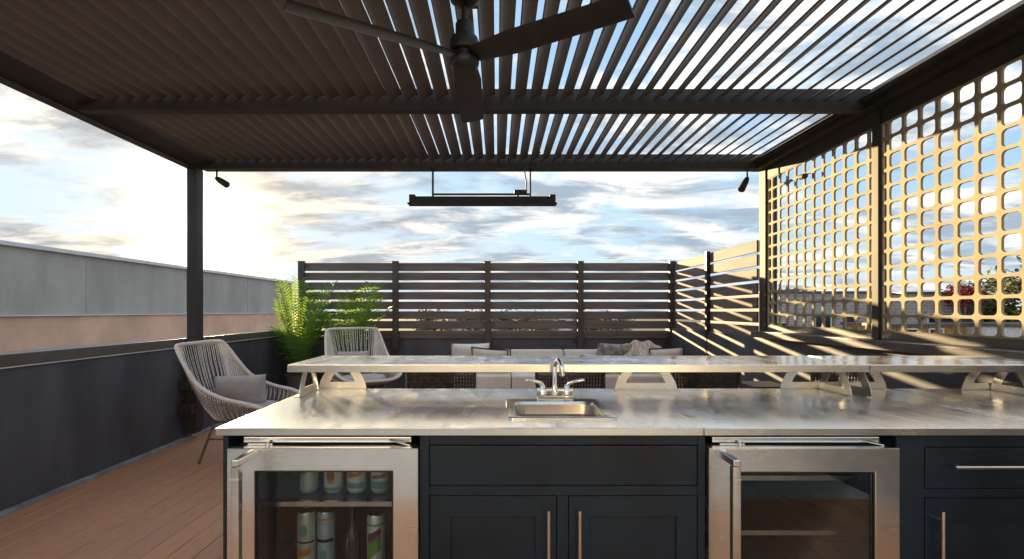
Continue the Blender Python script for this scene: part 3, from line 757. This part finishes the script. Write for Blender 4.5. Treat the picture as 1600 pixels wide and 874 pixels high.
can('grey can with red mark, leftmost on the upper cooler shelf', -.675, 1.77, zs, .165, .033, can_grey, [('slant', .075, .105, c_red)])
can('white can with round orange mark on the upper cooler shelf', -.588, 1.77, zs, .165, .033, can_white, [('disc', .035, .095, c_orange), ('band', .115, .125, c_teal), ('band', .012, .024, c_teal), ('disc', .052, .076, c_red)])
can('white can with small orange mark, third on the upper cooler shelf', -.505, 1.77, zs, .165, .033, can_white, [('slant', .06, .075, c_orange), ('band', .02, .04, c_teal)])
can('white can with teal bands, rightmost on the upper cooler shelf', -.420, 1.77, zs, .165, .033, can_white, [('band', .085, .105, c_teal), ('slant', .055, .068, c_red), ('band', .02, .045, c_teal)])
can('tall grey can with orange slanted stripe on the lower cooler shelf', -.688, 1.78, zs2, .205, .033, can_grey, [('slant', .05, .075, c_orange), ('disc', .12, .165, c_teal), ('band', .098, .104, M['piping']), ('band', .018, .03, c_teal)])
can('tall pale blue can with patterned sides on the lower cooler shelf', -.618, 1.78, zs2, .205, .031, can_blue, [('band', .178, .186, c_orange), ('band', .10, .112, M['piping']), ('disc', .125, .165, can_grey), ('disc', .035, .075, c_teal), ('band', .015, .020, M['piping'])])
can('tall can with green and purple halves on the lower cooler shelf', -.438, 1.78, zs2, .195, .032, can_white, [('slant', .055, .115, c_green), ('slant', .10, .14, c_purple), ('band', .158, .166, c_teal), ('band', .012, .040, c_teal)])
t = thing('glass_bottle', 'clear empty glass bottle between the tall cans in the cooler', 'bottle', (-.525, 1.78, zs2))
MB().lathe([(.026, zs2), (.030, zs2 + .006), (.030, zs2 + .105), (.022, zs2 + .135), (.012, zs2 + .17), (.0115, zs2 + .215), (.014, zs2 + .217), (.014, zs2 + .226)], (-.525, 1.78, 0), 24).build('bottle_body', M['bottle_glass'], t, smooth=True)
MB().lathe([(.0145, zs2 + .2265), (.0145, zs2 + .236), (0, zs2 + .238)], (-.525, 1.78, 0), 16).build('cap', M['handle'], t, smooth=True)

# ================================================================= BAR STOOLS
def make_stool(loc, label):
    t = bpy.data.objects.new('bar_stool', None); col.objects.link(t); WL[t.name] = Vector((0, 0, 0))
    setp(t, label, 'bar stool', 'dark wicker bar stools behind the bar')
    # local: faces -Y (towards the counter), back at +Y
    for sx in (-1, 1):
        for sy in (-1, 1):
            MB().tube([(sx * .21, sy * .20, 0), (sx * .185, sy * .175, .66)], .014, 8).build('leg', M['leg'], t, local=True, smooth=True)
    for (a, b_) in (((-.2, -.19, .25), (.2, -.19, .25)), ((-.2, .19, .25), (.2, .19, .25)), ((-.2, -.19, .30), (-.2, .19, .30)), ((.2, -.19, .30), (.2, .19, .30))):
        MB().tube([a, b_], .010, 8).build('stretcher', M['leg'], t, local=True, smooth=True)
    MB().box(-.205, .205, -.20, .19, .655, .70).build('seat', M['wicker'], t, local=True, bevel=.012)
    MB().tube([(-.195, .19, .66), (-.205, .23, .985), (.205, .23, .985), (.195, .19, .66)], .011, 8).build('back_frame', M['wicker'], t, local=True, smooth=True)
    m_ = MB()
    for k in range(44):
        x = -.19 + .38 * k / 43
        m_.tube([(x * .97, .19, .69), (x, .215 + .008 * (k % 2), .83), (x * 1.03, .23, .985)], .0040, 4)
    for k in range(14):
        z = .715 + .27 * k / 13
        m_.tube([(-.197, .196 + (z - .69) * .12, z), (.197, .196 + (z - .69) * .12, z)], .0035, 4)
    m_.build('back_weave', M['wicker'], t, local=True, kind='stuff')
    t.location = loc; return t
lb = ['dark wicker bar stool behind the faucet\'s left, first from the left', 'dark wicker bar stool directly behind the faucet and sink', 'dark wicker bar stool right of the flat shelf bracket', 'dark wicker bar stool behind the joint in the bar shelf']
st0 = make_stool((-.335, 2.72, 0), lb[0])
for x, l in zip((.435, 1.245, 2.08), lb[1:]):
    c = copy_tree(st0); c.location = (x, 2.72, 0); c['label'] = l
    for ch in c.children: pass
# tray table near the right wall
t = thing('side_table', 'small folding metal side table by the right wall', 'side table', (2.02, 3.75, 0))
MB().box(1.88, 2.16, 3.60, 3.90, .72, .735).build('table_top', M['leg'], t, bevel=.003)
for yy in (3.62, 3.88):
    MB().tube([(1.90, yy, 0), (2.14, yy, .72)], .009, 8).build('leg', M['leg'], t)
    MB().tube([(2.14, yy + .004, 0), (1.90, yy + .004, .72)], .009, 8).build('leg', M['leg'], t)

# ================================================================= ROPE CHAIRS
def spline(pts, n=8):
    P = [Vector(p) for p in pts]; out = []
    for i in range(len(P) - 1):
        p0 = P[max(i - 1, 0)]; p1 = P[i]; p2 = P[i + 1]; p3 = P[min(i + 2, len(P) - 1)]
        for k in range(n):
            u = k / n
            out.append(.5 * ((2 * p1) + (-p0 + p2) * u + (2 * p0 - 5 * p1 + 4 * p2 - p3) * u * u + (-p0 + 3 * p1 - 3 * p2 + p3) * u ** 3))
    out.append(P[-1]); return out
def make_chair(label):
    t = bpy.data.objects.new('lounge_chair', None); col.objects.link(t); WL[t.name] = Vector((0, 0, 0))
    setp(t, label, 'chair', 'woven rope lounge chairs')
    half = [(.40, 0, .43), (.40, .20, .435), (.375, .32, .47), (.25, .375, .525), (.02, .385, .575), (-.18, .375, .67), (-.31, .355, .82), (-.41, .325, .965), (-.44, .26, 1.0), (-.445, 0, 1.005)]
    up = spline(half, 8)
    rail = up + [Vector((p.x, -p.y, p.z)) for p in up[-2:0:-1]]
    MB().tube(rail, .0165, 10, closed=True).build('rail', M['rope'], t, local=True, smooth=True)
    # seat ring
    ring = []
    n = len(rail)
    for i in range(n):
        p_ = rail[i]
        a = math.atan2(p_.y, p_.x - .02)
        rx = .32 if p_.x > 0 else .27
        ring.append(Vector((.03 + rx * math.cos(a), .30 * math.sin(a), .385 - .02 * (p_.x < 0))))
    MB().tube(ring, .010, 8, closed=True).build('seat_ring', M['leg'], t, local=True, smooth=True)
    # strands from rail to ring, doubled
    m_ = MB(); m2 = MB()
    def lerp(a, b_, u): return a + (b_ - a) * u
    def at(L, f):
        f = f % len(L); i = int(f); return lerp(L[i], L[(i + 1) % len(L)], f - i)
    NS = 184
    for k in range(NS):
        f = n * k / NS; a = at(rail, f); b_ = at(ring, f + (.9 if k % 2 else -.9) * .6)
        mid = lerp(a, b_, .5); bul = Vector((mid.x, mid.y, 0)); 
        if bul.length > 0: bul.normalize()
        mid2 = mid + bul * .030
        m_.tube([a, lerp(a, mid2, .55) + bul * .006, mid2, lerp(mid2, b_, .5) + bul * .012, b_], .0036, 4, caps=False)
    # horizontal weave in the lower half
    for j in range(13):
        u = .22 + .06 * j; loop = []
        for i in range(n):
            a = rail[i]; b_ = ring[i]; mid = lerp(a, b_, u); bul = Vector((mid.x, mid.y, 0)); bul.normalize()
            loop.append(mid + bul * .031 * math.sin(math.pi * u))
        m2.tube(loop, .0040, 4, closed=True)
    m_.build('rope_strands', M['rope'], t, local=True, kind='stuff')
    m2.build('rope_weave', M['rope_dark'], t, local=True, kind='stuff')
    # seat base + cushion
    cs = []
    for r_, z in ((.0, .37), (.94, .37), (1.0, .385), (1.0, .425), (.93, .448), (0, .455)):
        cs.append([(.03 + .27 * r_ * math.cos(a), .265 * r_ * math.sin(a), z) for a in [2 * math.pi * k / 32 for k in range(32)]])
    loft(cs, cap_last=False).build('seat_cushion', M['cush_grey'], t, local=True, smooth=True)
    # legs
    for sx, sy in ((-1, -1), (-1, 1), (1, -1), (1, 1)):
        MB().tube([(.03 + sx * .19, sy * .19, .38), (.03 + sx * .29, sy * .27, 0)], .010, 8).build('leg', M['leg'], t, local=True, smooth=True)
    for sy in (-1, 1):
        MB().tube([(.03 - .235, sy * .228, .20), (.03 + .235, sy * .228, .20)], .007, 8).build('stretcher', M['leg'], t, local=True)
    return t
ch = make_chair('pale rope lounge chair in front of the left parapet wall, facing right')
ch.location = (-2.235, 4.40, 0); ch.rotation_euler = (0, 0, R(-4))
ch.scale = (1.0, 1.0, 1.0)
c2 = copy_tree(ch); c2['label'] = 'rope lounge chair in the back corner beside the potted palms'
c2.location = (-1.70, 6.22, 0); c2.rotation_euler = (0, 0, R(-58)); c2.scale = (1.06, 1.06, 1.05)

def pillow(name, label, m, c, size, rot, seam=None, grp=None, cat='pillow'):
    m_ = MB(); N = 14; vs = []; fs = []
    sx, sy, sz = size
    for side in (1, -1):
        for i in range(N + 1):
            for j in range(N + 1):
                u = -1 + 2 * i / N; v = -1 + 2 * j / N
                e = max(0, (1 - abs(u) ** 2.6) * (1 - abs(v) ** 2.6)) ** .42
                pin = 1 - .06 * (1 - abs(u)) * abs(v) ** 4
                wr = .035 * math.sin(7 * u + 3 * v + c[0] * 9) * math.cos(5 * v + 2) * e
                vs.append((u * sx / 2 * (1 - .05 * (1 - v * v)), v * sy / 2 * (1 - .05 * (1 - u * u)), side * (e + wr) * sz / 2))
    off = (N + 1) ** 2
    for q, side in enumerate((1, -1)):
        for i in range(N):
            for j in range(N):
                a = q * off + i * (N + 1) + j; f = (a, a + N + 1, a + N + 2, a + 1)
                fs.append(f if side == 1 else f[::-1])
    m_.add(vs, fs)
    me_o = m_.build(name, m, local=True, smooth=True, label=label, cat=cat, group=grp)
    bm = bmesh.new(); bm.from_mesh(me_o.data); bmesh.ops.remove_doubles(bm, verts=bm.verts, dist=.0005); bm.to_mesh(me_o.data); bm.free()
    if seam:
        pts = []
        for (u0, v0, u1, v1) in ((-1, -1, 1, -1), (1, -1, 1, 1), (1, 1, -1, 1), (-1, 1, -1, -1)):
            for k in range(8):
                u = u0 + (u1 - u0) * k / 8; v = v0 + (v1 - v0) * k / 8
                pts.append((u * sx / 2 * (1 - .05 * (1 - v * v)), v * sy / 2 * (1 - .05 * (1 - u * u)), 0))
        MB().tube(pts, .009, 6, closed=True).build('piping', seam, me_o, local=True, smooth=True)
    me_o.location = c; me_o.rotation_euler = rot
    return me_o
pillow('throw_pillow', 'grey lilac throw pillow on the seat of the left rope chair', M['cush_grey'], (-2.30, 4.42, .575), (.42, .30, .15), (R(-90 + 16), 0, R(20)))
pillow('throw_pillow', 'grey pillow leaning in the rope chair beside the palms', M['cush_grey'], (-1.88, 6.42, .62), (.42, .30, .13), (R(-104), 0, R(20)))

# ================================================================= SOFA
sf = thing('sofa', 'long white outdoor sofa with loose cushions along the back wall', 'sofa', (.9, 6.9, 0))
MB().box(-.60, 2.50, 6.45, 7.30, .10, .26).build('base', M['leg'], sf, bevel=.01)
MB().box(-.60, 2.50, 7.16, 7.30, .26, .66).build('back_frame', M['leg'], sf, bevel=.01)
segs = [(-.58, .18), (.19, .94), (.95, 1.70), (1.71, 2.46)]
for (a, b_) in segs:
    MB().box(a, b_, 6.44, 7.13, .262, .44).build('seat_cushion', M['cush_white'], sf, bevel=.035, seg=4, smooth=True)
    MB().box(a + .005, b_ - .005, 6.97, 7.155, .442, .735).build('back_cushion', M['cush_white'], sf, bevel=.035, seg=4, smooth=True)
for (a, b_) in ((-.72, -.605), (2.505, 2.60)): MB().box(a, b_, 6.44, 7.30, .05, .56).build('armrest', M['leg'], sf, bevel=.01)
pillow('throw_pillow', 'white pillow standing tilted at the left end of the sofa', M['cush_white'], (-.38, 6.84, .645), (.54, .42, .18), (R(-72), R(0), R(14)))
pillow('throw_pillow', 'white pillow with black piping near the left end of the sofa', M['cush_white'], (-.10, 6.70, .60), (.50, .42, .15), (R(-62), R(4), R(-8)), seam=M['piping'])
pillow('throw_pillow', 'white pillow with black piping lying on the middle of the sofa', M['cush_white'], (1.30, 6.66, .56), (.50, .42, .15), (R(-35), R(6), R(12)), seam=M['piping'])
pillow('throw_pillow', 'white pillow at the right end of the sofa', M['cush_white'], (2.32, 6.72, .60), (.44, .42, .16), (R(-66), R(-5), R(-20)), seam=M['piping'])
pillow('throw_pillow', 'pale grey knitted pillow on the right half of the sofa', M['throw_grey'], (1.60, 6.86, .64), (.50, .44, .20), (R(-68), R(3), R(10)))
def cloth(name, label, m, c, sx, sy, seed, amp=.05):
    rnd = random.Random(seed); N, K = 60, 44; vs = []; fs = []
    ph = [rnd.uniform(0, 6.28) for _ in range(8)]
    for i in range(N + 1):
        for j in range(K + 1):
            u = i / N - .5; v = j / K - .5
            dome = max(0, .22 * (1 - (2 * u) ** 2 * .9))
            z = dome + amp * .42 * math.sin(13 * u + 5 * v + ph[0] + 1.5 * math.sin(3 * v)) + amp * .20 * math.sin(27 * u - 9 * v + ph[1]) + amp * .25 * math.sin(11 * v + ph[2] + 6 * u)
            y = v * sy + .02 * math.sin(13 * u + ph[3]) + (.05 * math.sin(5 * u + ph[5]) if j in (0, K) else 0)
            # falls over the front and the back of the cushion
            z -= .9 * max(0, abs(v) - .28) ** 1.2
            vs.append((c[0] + u * sx + .02 * math.sin(9 * v + ph[4]), c[1] + y, c[2] + z))
    for i in range(N):
        for j in range(K):
            a = i * (K + 1) + j; fs.append((a, a + K + 1, a + K + 2, a + 1))
    m_ = MB(); m_.add(vs, fs); o = m_.build(name, m, smooth=True, label=label, cat='blanket')
    md = o.modifiers.new('thick', 'SOLIDIFY'); md.thickness = .012
    return o
cloth('throw_blanket', 'crumpled beige throw blanket heaped over the right half of the sofa back', M['throw'], (2.02, 6.98, .60), .80, .56, 3, .08)

# ================================================================= PALMS
def frond_mesh(rnd, L, droop, lw):
    m_ = MB(); N = 22; pts = []
    for i in range(N + 1):
        u = i / N; pts.append(Vector((L * (u * .16 + droop * u * u * .60), 0, L * (u * 1.0 - droop * .42 * u ** 2.6))))
    m_.tube(pts, [.006 * (1 - .75 * i / N) for i in range(N + 1)], 5)
    K = 26
    for k in range(K):
        u = .20 + .80 * k / K; f = u * N; i = int(f); p_ = pts[i].lerp(pts[min(i + 1, N)], f - i)
        tg = (pts[min(i + 1, N)] - pts[max(i - 1, 0)]).normalized()
        ln = lw * (.40 + .95 * math.sin(math.pi * min(1, (u - .10) * 1.0)) ** .8) * rnd.uniform(.8, 1.12)
        for sd in (-1, 1):
            side = Vector((0, sd, 0)); nrm = side.cross(tg).normalized()
            dr_ = (side * .95 + tg * (.35 + .5 * u) + nrm * rnd.uniform(.0, .30) * (1 if nrm.z > 0 else -1)).normalized()
            q1 = p_ + dr_ * ln * .5; q2 = p_ + dr_ * ln * .96 + Vector((0, 0, -.22 * ln))
            wv = dr_.cross(nrm).normalized() * .0105; tw = nrm * rnd.uniform(-.004, .004)
            b = len(m_.v)
            m_.v += [tuple(p_ - wv * .4), tuple(p_ + wv * .4), tuple(q1 - wv + tw), tuple(q1 + wv - tw), tuple(q1 + nrm * .004), tuple(q2)]
            m_.f += [(b, b + 4, b + 2), (b, b + 1, b + 4), (b + 1, b + 3, b + 4), (b + 2, b + 4, b + 5), (b + 4, b + 3, b + 5)]
    return m_
def palm(label, loc, H, n, seed, lean=(0, 0), spread=1.0):
    rnd = random.Random(seed)
    t = bpy.data.objects.new('potted_palm', None); col.objects.link(t); t.location = loc; WL[t.name] = Vector((0, 0, 0))
    setp(t, label, 'plant', 'potted areca palms in the back left corner')
    MB().lathe([(.12, 0), (.15, .01), (.19, .36), (.20, .40), (.18, .40), (.17, .36), (0, .355)], (0, 0, 0), 28).build('pot', M['pot'], t, local=True, smooth=True)
    MB().lathe([(0, .352), (.168, .358), (.168, .362), (0, .372)], (0, 0, 0), 20).build('soil', M['soil'], t, local=True)
    for k in range(n):
        L = H * rnd.uniform(.62, 1.05) * (.72 if k % 4 == 3 else 1)
        o = frond_mesh(rnd, L, rnd.uniform(.15, .60) * spread, .19 * rnd.uniform(.85, 1.15)).build('frond', M['frond'], t, local=True)
        a = 2 * math.pi * k / n * 2.4 + rnd.uniform(-.3, .3)
        o.location = (.05 * math.cos(a), .05 * math.sin(a), .36)
        o.rotation_euler = (lean[0] + rnd.uniform(-.1, .1), rnd.uniform(-.12, .22) * spread + lean[1], a)
    return t
palm('tall potted palm closest to the left wall, lit from behind', (-2.78, 6.95, 0), 1.44, 18, 4, spread=.60)
palm('wider potted palm between the left palm and the slat fence', (-2.12, 6.98, 0), 1.50, 17, 12, spread=.72)

# ================================================================= NEIGHBOURS
nb = thing('neighbour_building', 'long grey and peach building wall with white coping beyond the left parapet', 'building', (-11, 6, -9))
MB().box(-14, -8.0, -12, 19.2, Z(-.075), Z(1.06)).build('upper_wall', M['nb_grey'], nb)
MB().box(-14, -7.985, -12, 19.2, -9, Z(-.09)).build('lower_wall', M['nb_peach'], nb)
MB().box(-14, -7.94, -12.05, 19.25, Z(-.09), Z(-.072)).build('ledge', M['flash'], nb)
MB().box(-14.02, -7.93, -12.06, 19.26, Z(1.06), Z(1.135)).build('coping', M['flash'], nb, bevel=.01)
for k in range(9):
    y = -9 + 3.1 * k
    MB().box(-8.0, -7.993, y - .012, y + .012, Z(-.07), Z(1.058)).build('wall_joint', M['nb_grey'], nb)

def building(name, label, x0, x1, y0, y1, h, m, rows=(), win=(), roof=None, par=True):
    t = thing(name, label, 'building', ((x0 + x1) / 2, (y0 + y1) / 2, -9))
    MB().box(x0, x1, y0, y1, -9, Z(h)).build('walls', m, t)
    if par and roof is None:
        MB().box(x0 - .1, x1 + .1, y0 - .1, y1 + .1, Z(h), Z(h) + .18).build('coping', M['cap'], t)
    if roof:
        rh = roof; ov = .5
        MB().prism([(y0 - ov, Z(h) - .1), (y1 + ov, Z(h) - .1), ((y0 + y1) / 2, Z(h) + rh)], 'YZ', x0 - ov, x1 + ov).build('roof', M['redroof'], t)
    for (a, b_, c, d_) in win:
        f = MB().frame([(a - .08, Z(c) - .08), (b_ + .08, Z(c) - .08), (b_ + .08, Z(d_) + .08), (a - .08, Z(d_) + .08)], [(a, Z(c)), (b_, Z(c)), (b_, Z(d_)), (a, Z(d_))], 'XZ', y0 - .10, y0 - .01).build('window', M['white'], t)
        MB().box(a, b_, y0 - .05, y0 - .02, Z(c), Z(d_)).build('pane', M['winglass'], f)
    return t
building('brick_building', 'grey brick flat-roofed building seen through the far screen', 21.5, 30.9, 40, 52, 1.42, M['brick'], win=[(25.8, 27.0, -1.6, -.4), (28.2, 29.2, -1.6, -.4), (22.6, 23.5, -2.0, -1.0)])
building('brick_building', 'grey brown brick building seen through the near screen beside red tree', 31.4, 37.5, 38, 50, 1.30, M['brick'], win=[(33.2, 35.6, -1.4, -.25)])
building('pink_house', 'pink walled house with red tiled roof seen low through the near screen', 38.5, 47.0, 40, 48, -1.15, M['pinkwall'], win=[(40.0, 41.0, -2.6, -1.5), (43.0, 44.2, -2.6, -1.5)], roof=1.0)
building('white_house', 'white house corner at the right edge behind the near screen', 30.5, 37, 28, 34, -.95, M['white'], win=[(31.6, 33.0, -1.75, -1.55)])
building('orange_timber_house', 'orange timber clad house low behind the near screen', 25.2, 30.0, 31.5, 36, -1.0, M['orangewood'], win=[(26.0, 26.8, -1.8, -1.2), (27.6, 28.4, -1.8, -1.2)])
building('far_building', 'low pale building on the horizon behind the slat fence', -12, 2, 120, 132, -1.2, M['pinkwall'], win=[(-10 + 3 * k, -8.6 + 3 * k, -3.4, -2.0) for k in range(4)])
building('far_building', 'wide low grey building on the horizon right of the pale one', 8, 30, 110, 124, -1.0, M['siding'], win=[(10 + 3.4 * k, 11.8 + 3.4 * k, -3.2, -2.0) for k in range(6)])

def tree(name, label, x, y, top, rad, leaf, seed, n=2600, ls=.22, grp=None, dens=1.0):
    rnd = random.Random(seed); t = thing(name, label, 'tree', (x, y, -9), grp)
    H = Z(top) + 9; cz = H - rad * 1.0
    m_ = MB().tube([(x, y, -9), (x + .2, y, -9 + H * .4), (x, y + .1, -9 + H * .72)], [.28, .2, .1], 8)
    cl = []
    for k in range(26):
        a = rnd.uniform(0, 6.28); e = rnd.uniform(-.5, 1.0); rr = rad * rnd.uniform(.45, .95)
        c = Vector((x + rr * math.cos(a) * math.cos(e), y + rr * math.sin(a) * math.cos(e), -9 + cz + rr * math.sin(e) * .95)); cl.append((c, rad * rnd.uniform(.16, .36)))
        b = Vector((x, y, -9 + H * rnd.uniform(.4, .7)))
        m_.tube([b, b.lerp(c, .5) + Vector((0, 0, .2)), c], [.07, .045, .015], 5)
    m_.build('trunk', M['bark'], t)
    lv = MB()
    for k in range(n):
        c, r_ = rnd.choice(cl); v = Vector((rnd.gauss(0, 1), rnd.gauss(0, 1), rnd.gauss(0, .8))) * r_ * .62
        q = c + v; a = Vector((rnd.uniform(-1, 1), rnd.uniform(-1, 1), rnd.uniform(-.6, .6))).normalized(); b = a.cross(Vector((rnd.uniform(-1, 1), rnd.uniform(-1, 1), 1))).normalized()
        s_ = ls * rnd.uniform(.5, 1.2)
        lv.add([q - a * s_, q + b * s_ * .5, q + a * s_, q - b * s_ * .5], [(0, 1, 2, 3)])
    lv.build('crown', leaf, t)
    return t
tree('red_maple', 'red autumn tree beside the grey brick building, through the near screen', 34.6, 36.5, 2.2, 1.25, M['leaf_red'], 2, 1100, .16)
tree('green_tree', 'tall green and yellow tree at the right edge behind the near screen', 38.8, 37.0, 3.75, 3.2, M['leaf_green'], 5, 4200)
tree('green_tree', 'smaller olive green tree between the red tree and the tall one', 40.6, 42.0, 2.0, 2.0, M['leaf_green'], 6, 2400)
yt = [(-9, 70, 1.0, 3.0), (-3.5, 76, .8, 2.6), (2.2, 72, 1.1, 2.8), (7.5, 80, .7, 3.2), (13.5, 74, .9, 2.7), (19, 78, .6, 2.9)]
wh = ['far left', 'second from the left', 'third from the left', 'fourth from the left', 'fifth from the left', 'rightmost']
for i, (x, y, tp, rd) in enumerate(yt):
    tree('yellow_tree', 'yellowing tree glimpsed through the back slat fence, %s of six' % wh[i], x, y, tp - .4, rd, M['leaf_yellow'], 20 + i, 1500, .3, 'yellow trees behind the back fence')
